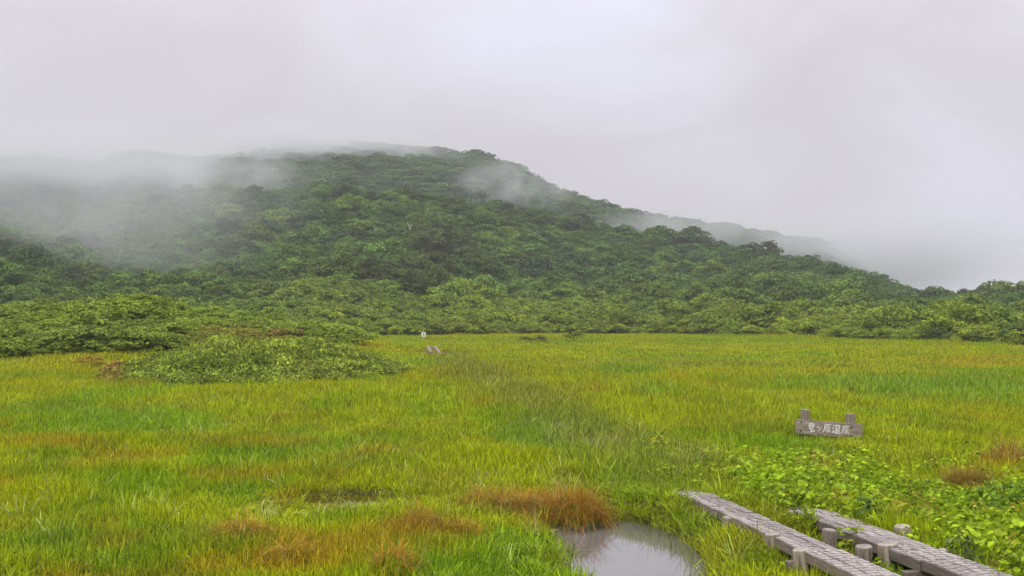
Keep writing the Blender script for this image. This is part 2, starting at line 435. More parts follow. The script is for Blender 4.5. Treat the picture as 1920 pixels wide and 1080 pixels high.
def scatter(name, P, C, coll, scl, rot=None, idx=None, label=None, cat=None, seed=0):
    g = np.random.default_rng(seed); n = len(P)
    me = bpy.data.meshes.new(name); me.vertices.add(n)
    me.vertices.foreach_set('co', np.asarray(P, np.float32).ravel())
    if rot is None:
        rot = np.stack([g.normal(0, 0.08, n), g.normal(0, 0.08, n), g.random(n) * 6.283], -1)
    scl = np.asarray(scl, float)
    if scl.ndim == 1: scl = np.repeat(scl[:, None], 3, 1)
    if idx is None: idx = g.integers(0, len(coll.objects), n)
    for nm, ty, key, dat in (('rot', 'FLOAT_VECTOR', 'vector', rot), ('scl', 'FLOAT_VECTOR', 'vector', scl), ('col', 'FLOAT_VECTOR', 'vector', C)):
        a = me.attributes.new(nm, ty, 'POINT'); a.data.foreach_set(key, np.asarray(dat, np.float32).ravel())
    a = me.attributes.new('idx', 'INT', 'POINT'); a.data.foreach_set('value', np.asarray(idx, np.int32))
    o = link(name, me); md = o.modifiers.new('scatter', 'NODES'); md.node_group = gn_tree(name, coll)
    o['kind'] = 'stuff'; tag(o, label, cat)
    print('scatter', name, n)
    return o

def mb(name, arr, mat): return new_mesh(name, arr[0], arr[1], mat, arr[2])
C_FINE  = proto_coll('fine_grass', [mb('fine_grass', blades(36, 0.17, 0.08, 0.28, 0.011, (0.05, 0.6), 0.5, s), M_GRASS) for s in range(5)])
C_SEDGE = proto_coll('sedge', [mb('sedge', blades(22, 0.13, 0.16, 0.5, 0.015, (0.1, 0.65), 0.7, 20 + s, flop=0.15), M_GRASS) for s in range(5)])
C_REED  = proto_coll('reed', [mb('reed', blades(9, 0.10, 0.3, 0.62, 0.024, (0.1, 0.5), 0.7, 40 + s, flop=0.25), M_REED) for s in range(5)])
C_STRAW = proto_coll('dry_straw', [mb('dry_straw', blades(5, 0.16, 0.25, 0.55, 0.014, (0.2, 0.9), 0.8, 140 + s, flop=0.4), M_REED) for s in range(5)])
C_STEM  = proto_coll('pond_stem', [mb('pond_stem', blades(3, 0.05, 0.15, 0.42, 0.009, (0.05, 0.4), 0.5, 160 + s), M_GRASS) for s in range(5)])
C_FAR   = proto_coll('far_grass', [mb('far_grass', blades(46, 0.42, 0.12, 0.36, 0.026, (0.1, 0.65), 0.5, 60 + s), M_GRASS) for s in range(5)])
def herb_mesh(s):
    g = np.random.default_rng(80 + s); n = 40 - 3 * s
    th = g.random(n) * 6.283; r = 0.17 * np.sqrt(g.random(n)); z = 0.03 + (0.12 + 0.03 * s) * g.random(n)
    P = np.stack([r * np.cos(th), r * np.sin(th), z], -1)
    Nn = np.stack([np.cos(th) * 0.5, np.sin(th) * 0.5, np.full(n, 0.8)], -1) + g.normal(0, 0.4, (n, 3))
    V1, F1, r1 = leaves(P, Nn, 0.052 + 0.007 * s, 81 + s, 0.52 + 0.05 * (s % 3))
    V2, F2, r2 = blades(8, 0.1, 0.08, 0.22, 0.006, (0.1, 0.5), 0.4, 82 + s)
    return np.concatenate([V1, V2]), F1 + [[i + len(V1) for i in f] for f in F2], np.concatenate([r1, r2])
C_HERB = proto_coll('leafy_herb', [mb('leafy_herb', herb_mesh(s), M_HERB) for s in range(6)])
def bamboo_mesh(s):
    g = np.random.default_rng(100 + s); n = 135
    th = g.random(n) * 6.283; r = 0.42 * np.sqrt(g.random(n)); z = 0.12 + 0.42 * g.random(n) - 0.4 * r ** 2
    P = np.stack([r * np.cos(th), r * np.sin(th), z], -1)
    Nn = np.stack([np.cos(th) * 0.6, np.sin(th) * 0.6, np.full(n, 0.75)], -1) + g.normal(0, 0.45, (n, 3))
    return leaves(P, Nn, 0.135, 101 + s, 0.42)
C_BAMB = proto_coll('bamboo_grass', [mb('bamboo_grass', bamboo_mesh(s), M_LEAF) for s in range(5)])
SHRUB_ME = [mb('shrub_crown', crown(200 + s, 18, 62, 1.55, 0.95, 0.85, 0.60, 0.21, 0.6, 0.75), M_LEAF) for s in range(6)]
C_SHRUB = proto_coll('hillside_shrub', SHRUB_ME)
C_FARSH = proto_coll('far_shrub', [mb('far_shrub', crown(230 + s, 13, 34, 1.9, 0.95, 0.7, 0.9, 0.42, 0.55, 0.8), M_LEAF) for s in range(4)])
TREE_ME = [mb('tree_crown', crown(260 + s, 30, 80, 1.9, 1.7, 3.1, 0.68, 0.23, 0.75, 0.75), M_LEAF) for s in range(5)]

C_WOOD = proto_coll('wood_plants', SHRUB_ME + TREE_ME)
ORDER = sorted(range(len(C_WOOD.objects)), key=lambda i: C_WOOD.objects[i].name)
SHRUB_IDX = np.array([k for k, i in enumerate(ORDER) if i < len(SHRUB_ME)]); TREE_IDX = np.array([k for k, i in enumerate(ORDER) if i >= len(SHRUB_ME)])
# ------------------------------------------------------------------ plants: where they grow and their colour
YEL  = np.array([0.390, 0.462, 0.004]); GRN = np.array([0.232, 0.398, 0.008]); OLV = np.array([0.310, 0.310, 0.022])
BRN  = np.array([0.470, 0.275, 0.018]); TEAL = np.array([0.19, 0.370, 0.022]); GOLD = np.array([0.48, 0.440, 0.003])
def mixc(C, T, w): return C * (1 - w[:, None]) + T * w[:, None]
# patches of one kind of growth: photo pixel centre, half-width and half-height in pixels, colour, strength
PATCH = [(1050, 808, 115, 42, TEAL, .75), (230, 795, 240, 34, GRN, .7), (120, 770, 150, 12, TEAL, .5), (700, 745, 150, 20, YEL, .5),
         (500, 832, 130, 14, BRN, .45), (90, 832, 110, 14, BRN, .5), (700, 850, 60, 14, BRN, .5), (230, 872, 60, 9, BRN, .4),
         (450, 1010, 90, 22, BRN, .7), (560, 1050, 120, 24, BRN, .6), (360, 1000, 70, 18, OLV, .6), (800, 985, 100, 22, BRN, .75),
         (960, 935, 130, 24, BRN, .8), (1050, 950, 80, 40, BRN, .8), (1180, 880, 110, 70, GRN, .55), (1640, 720, 300, 18, TEAL, .55),
         (1800, 740, 200, 22, TEAL, .5), (1190, 698, 70, 9, TEAL, .7), (1880, 677, 140, 12, BRN, .4), (1350, 684, 330, 7, OLV, .6),
         (1650, 655, 260, 7, YEL, .7), (1000, 642, 70, 6, OLV, .7), (680, 652, 60, 10, GOLD, .8), (150, 690, 170, 14, GOLD, .5),
         (60, 720, 90, 14, GOLD, .4), (900, 705, 110, 24, OLV, .65), (1000, 745, 130, 26, OLV, .55), (1160, 820, 120, 26, OLV, .5),
         (1555, 890, 40, 18, BRN, .8), (1815, 905, 60, 22, BRN, .8), (1890, 870, 60, 16, BRN, .7), (1410, 790, 90, 26, OLV, .3),
         (860, 668, 40, 14, OLV, .5), (250, 905, 120, 18, GRN, .6), (120, 1020, 160, 50, TEAL, .4), (960, 1040, 90, 50, GRN, .5),
         (1500, 835, 90, 20, GRN, .5), (1650, 860, 140, 14, OLV, .4), (1200, 640, 500, 6, GRN, .4)]
def grass_col(X, Y, g):
    px, py = to_px(X, Y, np.full_like(X, 0.1))
    a = fbm(X * 0.35, Y * 0.16, 31); b_ = fbm(X * 0.12, Y * 0.06, 33); c_ = fbm(X * 0.9, Y * 0.5, 37); f_ = fbm(X * 2.6, Y * 1.6, 39, 2)
    C = YEL[None] * np.ones((len(X), 1))
    C = mixc(C, GRN, sstep(0.46, 0.68, a) * 0.75)
    C = mixc(C, OLV, sstep(0.52, 0.72, c_) * 0.45)
    C = mixc(C, GOLD, sstep(0.5, 0.7, b_) * 0.5 * sstep(35, 60, Y))
    C = mixc(C, BRN, sstep(0.68, 0.8, fbm(X * 0.6 + 40, Y * 0.35, 41)) * 0.4)
    for (x, y, w, h, cc, s) in PATCH:
        d = np.hypot((px - x) / w, (py - y) / h) + 0.9 * (c_ - 0.5) + 0.7 * (f_ - 0.5)
        C = mixc(C, cc, s * (1 - sstep(0.55, 1.15, d)))
    C = C * (0.8 + 0.4 * g.random((len(X), 1)))
    C = mixc(C, OLV * 0.8, 0.42 * sstep(0.6, 0.78, f_))
    C = mixc(C, BRN, 0.65 * sstep(0.52, 0.68, fbm(X * 0.8 + 7, Y * 0.5, 43)) * (1 - sstep(17, 24, Y)) * (1 - sstep(-2.5, 0.5, X)))   # rusty foreground on the left
    C = mixc(C, np.array([0.16, 0.30, 0.01]), 0.5 * sstep(0.55, 0.7, fbm(X * 1.1 + 3, Y * 0.7, 45)) * (1 - sstep(24, 40, Y)))
    dt = np.minimum(poly_dist(X, Y, L_TRACK, False), poly_dist(X, Y, R_TRACK, False)) + 1.6 * (c_ - 0.5) + 1.2 * (f_ - .5)
    C = mixc(C, np.array([0.25, 0.28, 0.04]), 0.6 * (1 - sstep(0.2, 1.4, dt)) * sstep(16, 19, Y))     # worn strip along the old walk
    return C
def pts(d0, d1, per_m2, g, margin=1.0):
    area = 0.5 * 1.0 * (d1 ** 2 - d0 ** 2) + 2 * margin * (d1 - d0)
    n = int(area * per_m2)
    u = g.random(n); D = np.sqrt(d0 ** 2 + u * (d1 ** 2 - d0 ** 2))
    X = (g.random(n) * 2 - 1) * (0.5 * D + margin)
    return X, D
def mound_a(X, Y):
    dx = X + 12.0
    return np.hypot(dx / np.where(dx < 0, 7.6, 6.6), (Y - 54.5) / 10.0)
def track_gap(X, Y):
    """distance to the visible boardwalk centre lines; large elsewhere"""
    dl = poly_dist(X, Y, L_TRACK[:3] + [(2.75, 17.1)], False); dr = poly_dist(X, Y, R_TRACK[:3] + [(4.1, 15.6)], False)
    return np.minimum(dl - 0.25, dr - 0.30)
def keep_grass(X, Y, g, wet=0.02):
    px = 960 + F * X / Y
    k = (Y < edge_d(px) + 6 * (fbm(X * .15, Y * .1, 77) - .3)) & (mound_a(X, Y) > 0.90) & (mound_b(X, Y) < 0.15 + 0.08 * fbm(X * .3, Y * .3, 5))
    for poly in (POND, POOL):
        m = (np.abs(X) < 9) & (Y < 24)
        ins = np.zeros(X.shape, bool); ins[m] = in_poly(X[m], Y[m], poly) & (poly_dist(X[m], Y[m], poly) > wet)
        k &= ~(ins & ((poly is POND) | (g.random(len(X)) < 0.62)))
    k &= track_gap(X, Y) > 0.05 - 0.16 * g.random(len(X)) ** 2
    # thin grass where the planks peep through
    for (x, y, rr) in ((1.35, 29.2, 0.5), (1.85, 25.2, 0.35), (2.35, 26.3, 0.45), (3.1, 21.6, 0.35), (-6.0, 82.0, 2.2), (-4.9, 81.5, 2.2)):
        k &= (np.hypot(X - x, (Y - y) * 0.5) > rr) | (g.random(len(X)) < 0.35)
    return k
HERB_POLY = [tuple(at(*p, 0.1)[:2]) for p in ((1395, 885), (1500, 862), (1620, 900), (1760, 930), (1850, 930), (1960, 900), (2100, 1000), (2200, 1110), (1930, 1100),
             (1800, 1040), (1640, 965), (1530, 935), (1560, 985), (1480, 985), (1400, 935), (1350, 912))]
HERB2 = [tuple(at(*p, 0.1)[:2]) for p in ((1500, 930), (1600, 985), (1700, 1060), (1760, 1120), (1690, 1110), (1580, 1030), (1480, 985), (1400, 925))]

g = np.random.default_rng(11)
# fine meadow grass, three rings
PX, PY, SC = [], [], []
for d0, d1, den, s in ((10.8, 20, 52, 1.0), (20, 32, 30, 1.25), (32, 58, 13, 1.55)):
    X, Y = pts(d0, d1, den, g); PX.append(X); PY.append(Y); SC.append(np.full(len(X), s))
X, Y, S = map(np.concatenate, (PX, PY, SC))
k = keep_grass(X, Y, g) & ~(in_poly(X, Y, HERB_POLY) & (g.random(len(X)) < 0.55))
X, Y, S = X[k], Y[k], S[k]
hh = 0.35 + 1.15 * fbm(X * 0.55, Y * 0.45, 51)
hh *= np.where(poly_dist(X, Y, POND) < 0.9, 0.75, 1.0) * np.where((poly_dist(X, Y, POOL) < 0.8) & (Y < 18.2), 0.45, 1.0) * np.where((np.abs(X - 7.4) < 1.1) & (Y > 22.5) & (Y < 26.2), 0.55, 1.0)
sc = np.stack([S, S, S * hh * (0.85 + 0.3 * g.random(len(X)))], -1)
scatter('meadow_grass', np.stack([X, Y, height(X, Y) - 0.01], -1), grass_col(X, Y, g), C_FINE, sc, seed=1,
        label='fine yellow green grass covering the open marsh', cat='grass')
# sedge: taller and patchy, thick beside and over the old boardwalk
PX, PY, SC = [], [], []
for d0, d1, den, s in ((10.8, 22, 9, 0.85), (22, 40, 6, 1.0), (40, 75, 2.2, 1.3)):
    X, Y = pts(d0, d1, den, g); PX.append(X); PY.append(Y); SC.append(np.full(len(X), s))
X, Y, S = map(np.concatenate, (PX, PY, SC))
dt = np.minimum(poly_dist(X, Y, L_TRACK, False), poly_dist(X, Y, R_TRACK, False))
prob = sstep(0.47, 0.62, fbm(X * 0.33, Y * 0.2, 61)) * 0.8 + 0.12 + 0.6 * (dt < 1.1) * (Y > 17.5) + 0.2 * (dt < 2)
k = keep_grass(X, Y, g) & ~((np.abs(X - 7.4) < 1.0) & (Y > 23) & (Y < 26.2)) & (g.random(len(X)) < prob) & ~(in_poly(X, Y, HERB_POLY) & (g.random(len(X)) < 0.9))
X, Y, S, dt = X[k], Y[k], S[k], dt[k]
C = grass_col(X, Y, g); C = mixc(C, GRN * 1.1, 0.35 * g.random(len(X))); C = mixc(C, np.array([0.23, 0.27, 0.04]), 0.6 * (1 - sstep(0.3, 1.3, dt)) * (Y > 17.5) * (0.4 + 0.6 * g.random(len(X))))
scatter('sedge', np.stack([X, Y, height(X, Y) - 0.02], -1), C, C_SEDGE, S * (0.65 + 0.5 * g.random(len(X))) * (1 + 0.3 * (dt < 1.3) * (Y > 18)), seed=2,
        label='taller arching sedge growing in drifts through the marsh grass', cat='sedge')
# broad reed blades, in bright green stands
PX, PY = [], []
X, Y = pts(10.8, 70, 5.0, g)
px, py = to_px(X, Y, 0 * X)
w = 0.06 + 0.12 * (Y < 24) + 0.45 * sstep(0.56, 0.7, fbm(X * 0.3 + 9, Y * 0.2, 71))
for (x, y, a, b_, s) in ((1050, 808, 110, 40, 1.6), (230, 795, 260, 38, 0.9), (1640, 720, 300, 20, .9), (1800, 740, 200, 25, .9), (640, 800, 90, 40, .5), (1190, 698, 70, 9, 1.2),
                         (640, 890, 220, 40, .5), (1330, 885, 60, 25, .5), (250, 905, 130, 20, .6), (150, 980, 180, 60, .35), (1250, 760, 150, 30, .4), (1530, 845, 60, 20, .6)):
    w = w + s * (1 - sstep(0.5, 1.1, np.hypot((px - x) / a, (py - y) / b_)))
k = keep_grass(X, Y, g) & ~((np.abs(X - 7.4) < 0.9) & (Y > 24) & (Y < 26.2)) & (g.random(len(X)) < w * 0.8) & ~in_poly(X, Y, HERB_POLY)
X, Y = X[k], Y[k]
C = mixc(grass_col(X, Y, g), np.array([0.12, 0.26, 0.03]), 0.5 * g.random(len(X))) * 1.05
C = mixc(C, np.array([0.46, 0.54, 0.12]), 0.9 * (g.random(len(X)) < 0.3) * (Y < 30))
scatter('reeds', np.stack([X, Y, height(X, Y) - 0.02], -1), C, C_REED, np.where(Y > 35, 1.15, 0.8) * (0.6 + 0.55 * g.random(len(X))), seed=3,
        label='broad bladed bright green reeds standing in patches', cat='reeds')
# dry, bent straw: thick along the overgrown walk, thinly spread elsewhere
X, Y = pts(10.8, 75, 2.6, g)
dt = np.minimum(poly_dist(X, Y, L_TRACK, False), poly_dist(X, Y, R_TRACK, False))
k = keep_grass(X, Y, g) & (g.random(len(X)) < 0.13 + 0.12 * (Y < 22) + 0.35 * (dt < 1.0) * (Y > 17) + 0.22 * sstep(0.6, 0.72, fbm(X * .4, Y * .3, 151))) & ~in_poly(X, Y, HERB_POLY)
X, Y = X[k], Y[k]
C = np.array([0.58, 0.55, 0.22]) * (0.6 + 0.6 * g.random((len(X), 1)))
rot = np.stack([g.normal(0, 0.45, len(X)), g.normal(0, 0.45, len(X)), g.random(len(X)) * 6.283], -1)
scatter('dry_straw', np.stack([X, Y, height(X, Y) + 0.02], -1), C, C_STRAW, np.where(Y > 35, 1.1, 0.85) * (0.6 + 0.6 * g.random(len(X))), rot=rot, seed=13,
        label='dry pale bent straw mixed through the marsh grass', cat='straw')
# distant grass
X, Y = pts(52, 172, 4.6, g, 3.0)
k = keep_grass(X, Y, g)
X, Y = X[k], Y[k]
hh = 0.5 + 0.9 * fbm(X * 0.12, Y * 0.06, 81) + 1.1 * sstep(7, 0, edge_d(960 + F * X / Y) - Y) * fbm(X * .2, Y * .2, 83)
px, py = to_px(X, Y, 0 * X)
for (x, y, a, b_, s) in ((1640, 720, 300, 18, .7), (1190, 698, 70, 9, 1.0), (900, 700, 110, 22, .6), (1200, 636, 500, 7, .7), (1700, 648, 300, 5, .5)):
    hh = hh + s * (1 - sstep(0.5, 1.1, np.hypot((px - x) / a, (py - y) / b_)))
sc = np.stack([np.full(len(X), 1.15), np.full(len(X), 1.15), hh * (0.8 + 0.4 * g.random(len(X)))], -1)
scatter('distant_grass', np.stack([X, Y, height(X, Y) - 0.02], -1), grass_col(X, Y, g), C_FAR, sc, seed=4,
        label='yellow green grass of the far half of the marsh', cat='grass')
# thin stems standing in the pond, and a few floating leaves
X, Y = g.random(900) * 3.6 + 0.3, g.random(900) * 5 + 11.3
k = in_poly(X, Y, POND) & (g.random(900) < np.where(poly_dist(X, Y, POND) < 0.35, 0.6, 0.025) * (0.3 + 0.9 * (X > 1.5)))
X, Y = X[k], Y[k]
scatter('pond_stems', np.stack([X, Y, 0 * X - 0.16], -1), np.array([0.17, 0.22, 0.03]) * (0.6 + 0.7 * g.random((len(X), 1))), C_STEM, 0.6 + 0.6 * g.random(len(X)), seed=14,
        label='thin sedge stems standing out of the pond along its banks', cat='sedge')
# leafy herbs around the two boardwalks
X, Y = pts(10.5, 23, 70, g)
ins = in_poly(X, Y, HERB_POLY) | in_poly(X, Y, HERB2)
k = (ins | ((g.random(len(X)) < 0.05) & (X > 2.5))) & (track_gap(X, Y) > 0.04 - 0.16 * g.random(len(X)) ** 2) & ~in_poly(X, Y, POND)
X, Y = X[k], Y[k]
a = fbm(X * 0.9, Y * 0.6, 91)[:, None]
C = np.array([0.38, 0.49, 0.015])[None] * (1 - a) + np.array([0.26, 0.40, 0.018])[None] * a
C = mixc(C, np.array([0.42, 0.30, 0.05]), 0.7 * (g.random(len(X)) < 0.07))
C = C * (0.7 + 0.6 * fbm(X * 1.6, Y * 1.2, 153)[:, None])
C = C * (0.75 + 0.5 * g.random((len(X), 1)))
scatter('leafy_herbs', np.stack([X, Y, height(X, Y) - 0.02], -1), C, C_HERB, 0.75 + 0.6 * g.random(len(X)), seed=5,
        label='low broad leaved herbs crowding both sides of the boardwalks', cat='herbs')
# dwarf bamboo over the front mound
X, Y = pts(42, 68, 14, g)
k = (mound_a(X, Y) < 0.97 + 0.15 * (fbm(X, Y, 3) - .5))
X, Y = X[k], Y[k]
a = fbm(X * 0.35, Y * 0.25, 95)[:, None]
C = np.array([0.33, 0.385, 0.045])[None] * (1 - a) + np.array([0.19, 0.28, 0.028])[None] * a
px, py = to_px(X, Y, height(X, Y) + .5)
for (x, y, w_, h_) in ((548, 715, 40, 14), (215, 692, 30, 16)):
    C = mixc(C, np.array([0.36, 0.20, 0.05]), 0.6 * (1 - sstep(0.4, 1.2, np.hypot((px - x) / w_, (py - y) / h_))))
C = C * (0.45 + 1.1 * g.random((len(X), 1)))
S = 0.8 + 0.5 * g.random(len(X))
scatter('bamboo_grass', np.stack([X, Y, height(X, Y) - 0.05], -1), C, C_BAMB, np.stack([S * 1.1, S * 1.1, S * (0.7 + 0.5 * (1 - sstep(.7, 1., mound_a(X, Y)))) * (0.6 + 0.9 * fbm(X * .9, Y * .7, 157))], -1), seed=6,
        label='dense dwarf bamboo covering the low mound in the marsh', cat='bamboo grass')
# thicket of the back mound
X, Y = pts(56, 122, 1.9, g)
k = (mound_b(X, Y) > 0.13 + 0.08 * fbm(X * .3, Y * .3, 5)) & (X < -8)
X, Y = X[k], Y[k]
def wood_col(X, Y, g):
    a = fbm(X * 0.07, Y * 0.05, 111)[:, None]; b_ = fbm(X * 0.2, Y * 0.12, 113)
    C = np.array([0.145, 0.215, 0.026])[None] * (1 - a) + np.array([0.065, 0.140, 0.026])[None] * a
    C = mixc(C, np.array([0.055, 0.09, 0.034]), sstep(0.55, 0.72, b_) * 0.8)
    C = mixc(C, np.array([0.21, 0.25, 0.02]), sstep(0.62, 0.78, fbm(X * 0.16 + 5, Y * 0.1, 117)) * 0.6)
    return C * np.array([1.02, 1.12, 1.05]) * (0.6 + 0.8 * g.random((len(X), 1)))
C = mixc(wood_col(X, Y, g), np.array([0.32, 0.41, 0.018]), 0.5 + 0.4 * fbm(X * .15, Y * .1, 133))
px, py = to_px(X, Y, height(X, Y) + 1)
for (x, y, w_, h_) in ((525, 632, 40, 10), (430, 625, 70, 14), (190, 683, 40, 8)):
    C = mixc(C, np.array([0.30, 0.20, 0.035]), 0.55 * (1 - sstep(0.4, 1.2, np.hypot((px - x) / w_, (py - y) / h_))))
S = 0.34 + 0.36 * g.random(len(X)) ** 1.4 + 0.35 * (g.random(len(X)) < 0.06)
scatter('shrub_thicket', np.stack([X, Y, height(X, Y) - 0.1], -1), C, C_SHRUB, np.stack([S * 1.15, S * 1.15, S * 0.95], -1), seed=7,
        label='thick green shrub cover on the broad mound at the left of the marsh', cat='thicket')
# wooded slopes
PX, PY = pts(100, 380, 0.30, g, 14)
px = 960 + F * PX / PY
De = edge_d(px)
k = (PY > De + 2.5 + 5 * (fbm(PX * .09, PY * .02, 131) - .4)) & (PY < crest_d(px) + 45) & (mound_b(PX, PY) < 0.4)
X, Y = PX[k], PY[k]; De = De[k]; px = px[k]
C = wood_col(X, Y, g)
belt = (1 - sstep(30, 85, Y - De + 30 * (fbm(X * 0.05, Y * 0.03, 119) - 0.5))) * (0.25 + 0.75 * sstep(330, 620, px))
C = mixc(C, np.array([0.30, 0.375, 0.016]) , belt * (0.4 + 0.5 * g.random(len(X))))
S = (0.6 + 0.6 * g.random(len(X)) ** 1.5 + 0.75 * (g.random(len(X)) < 0.07)) * (0.85 + 0.35 * sstep(20, 90, Y - De)) * (0.8 + 0.5 * fbm(X * .08, Y * .08, 121))
tr = g.random(len(X)) < (0.03 + 0.16 * sstep(0.5, 0.72, fbm(X * 0.03, Y * 0.03, 141)) * sstep(25, 60, Y - De)) * (1 - sstep(1350, 1600, px))
SC = np.stack([S * 1.25, S * 1.25, S * (0.9 + 0.7 * g.random(len(X)))], -1)
ID = np.where(tr, TREE_IDX[g.integers(0, len(TREE_ME), len(X))], SHRUB_IDX[g.integers(0, len(SHRUB_ME), len(X))])
SC[tr] = (0.75 + 0.5 * g.random((tr.sum(), 1))) * np.array([[1.15, 1.15, 1.0]])
scatter('hillside_wood', np.stack([X, Y, height(X, Y) - np.where(tr, 2.0 * SC[:, 2], 0.3)], -1), C, C_WOOD, SC, seed=8, idx=ID,
        label='dense green scrub wood covering the lower slopes', cat='wood')
PX, PY = pts(300, 760, 0.085, g, 30)
px = 960 + F * PX / PY
k = (PY > crest_d(px) + 30)
X, Y = PX[k], PY[k]
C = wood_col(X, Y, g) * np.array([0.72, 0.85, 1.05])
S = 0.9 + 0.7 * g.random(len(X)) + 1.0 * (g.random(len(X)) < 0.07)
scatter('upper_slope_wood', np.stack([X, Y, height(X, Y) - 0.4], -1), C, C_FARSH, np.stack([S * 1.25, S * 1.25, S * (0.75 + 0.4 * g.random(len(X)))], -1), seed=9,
        label='low wood covering the far ridge below the cloud', cat='wood')

# ------------------------------------------------------------------ trees and shrubs one can tell apart
def tube(mb_, pts_, rad, seg=7):
    rings = []
    for i, (p, r) in enumerate(zip(pts_, rad)):
        p = Vector(p); d = (Vector(pts_[min(i + 1, len(pts_) - 1)]) - Vector(pts_[max(i - 1, 0)])).normalized()
        a = d.cross(Vector((0.3, 1, 0.1))).normalized(); b2 = d.cross(a)
        rings.append([mb_.bm.verts.new(p + a * r * math.cos(t) + b2 * r * math.sin(t)) for t in (2 * math.pi * q / seg for q in range(seg))])
    for r0, r1 in zip(rings, rings[1:]):
        for i in range(seg):
            mb_.bm.faces.new((r0[i], r0[(i + 1) % seg], r1[(i + 1) % seg], r1[i]))
    mb_.bm.faces.new(rings[-1]); mb_.bm.faces.new(rings[0][::-1])
def trunk_mesh(h, r, seed, name='trunk', mat=M_BARK, limbs=4, lz=0.35):
    g_ = random.Random(seed); m = MB()
    P = [(0.1 * g_.uniform(-1, 1) * h * t, 0.1 * g_.uniform(-1, 1) * h * t, h * t - 0.4) for t in (0, .3, .6, .85, 1)]
    tube(m, P, [r, r * .8, r * .6, r * .4, r * .2])
    for k in range(limbs):
        t = g_.uniform(lz, 0.8); b0 = Vector((P[2][0], P[2][1], h * t - .4)); a = g_.uniform(0, 6.28)
        e = b0 + Vector((math.cos(a) * h * .33, math.sin(a) * h * .33, h * .22))
        tube(m, [b0, (b0 + e) / 2 + Vector((0, 0, .1 * h)), e], [r * .4, r * .28, r * .12], 5)
    bmesh.ops.recalc_face_normals(m.bm, faces=list(m.bm.faces))
    me = bpy.data.meshes.new(name); m.bm.to_mesh(me); m.bm.free(); me.materials.append(mat); me.shade_smooth()
    return me
TRUNK_T = [trunk_mesh(4.6, 0.16, s) for s in range(3)]
TRUNK_S = [trunk_mesh(1.7, 0.07, 30 + s, 'stem', limbs=5, lz=0.2) for s in range(3)]
def plant(name, part, crowns, stems, loc, s, c, label, cat, group, zs=1.0):
    o = empty(name, loc, random.uniform(0, 6.28)); tag(o, label, cat, group)
    a = link(part, random.choice(stems), o, scl=(s, s, s * zs))
    b2 = link('crown', random.choice(crowns), o, scl=(s, s, s * zs)); b2['col'] = [float(x) for x in c]
    return o
def jit(c, a=0.18):
    k = 1 + random.uniform(-a, a); return [v * k for v in c]
ORD = 'first second third fourth fifth sixth seventh eighth ninth tenth eleventh twelfth thirteenth fourteenth fifteenth'.split()
# the grove of taller trees low on the slope
for k_, (px_, py_, w) in enumerate(sorted(((745, 505, 36), (705, 548, 40), (770, 545, 46), (800, 500, 44), (825, 545, 44), (850, 505, 44), (880, 530, 40), (905, 530, 34), (735, 568, 36),
                      (775, 572, 42), (810, 560, 40), (925, 535, 30), (655, 520, 32), (790, 475, 34), (860, 485, 32)))):
    x, y, z = hit(px_, py_); s = w * 1.75 * y / F / 4.2
    plant('tree', 'trunk', TREE_ME, TRUNK_T, (x, y, z - 0.9 * s), s, jit((0.105, 0.15, 0.03), .3),
          'round crowned tree of the grove above the white marker, ' + ORD[k_] + ' from the left', 'tree', 'trees of the grove on the lower slope')
# trees standing out along the near crest
for k_, (px_, w, hgt) in enumerate(((618, 30, 1.0), (650, 44, 1.15), (690, 30, .9), (735, 34, .9), (800, 30, .9), (870, 30, .9), (945, 46, 1.0), (985, 36, .95), (1030, 34, .9), (1085, 44, 1.1), (1130, 34, .9), (1185, 30, .9),
                      (1235, 40, 1.05), (1272, 30, .9), (1312, 44, 1.1), (1345, 36, .95), (1390, 30, .85), (1440, 44, 1.15), (1468, 32, .9), (1520, 40, 1.15), (1558, 40, 1.05), (1600, 32, .9),
                      (1650, 26, .8), (1695, 24, .8), (1735, 26, .8), (1780, 24, .75), (1815, 22, .75), (1850, 24, .8), (1885, 34, .9), (1910, 36, 1.0))):
    D = float(crest_d(px_)) - 6; x = (px_ - 960) / F * D; s = w * 1.25 * D / F / 4.4
    plant('tree', 'trunk', TREE_ME, TRUNK_T, (x, D, gz(x, D) - 1.75 * s), s, jit((0.075, 0.115, 0.036)),
          'dark rounded tree on the crest of the nearer ridge, ' + (ORD[k_] + ' from the left' if k_ < 15 else ORD[29 - k_] + ' from the right'), 'tree', 'trees along the nearer ridge', hgt * 0.95)
# pale rounded bushes in the hollow behind the mounds
for k_, (px_, py_, w) in enumerate(sorted(((475, 590, 50), (540, 588, 70), (600, 600, 60), (640, 606, 60), (575, 572, 44), (690, 612, 52), (500, 600, 40), (735, 618, 46), (440, 588, 44)))):
    x, y, z = hit(px_, py_); y = max(y, 125.0); x = (px_ - 960) / F * y; s = w * y / F / 3.6
    plant('bush', 'stem', SHRUB_ME, TRUNK_S, (x, y, gz(x, y)), s, jit((0.23, 0.31, 0.045)),
          'rounded pale green bush in the hollow behind the mound, ' + ORD[k_] + ' from the left', 'bush', 'bushes in the hollow behind the mound', 1.25)
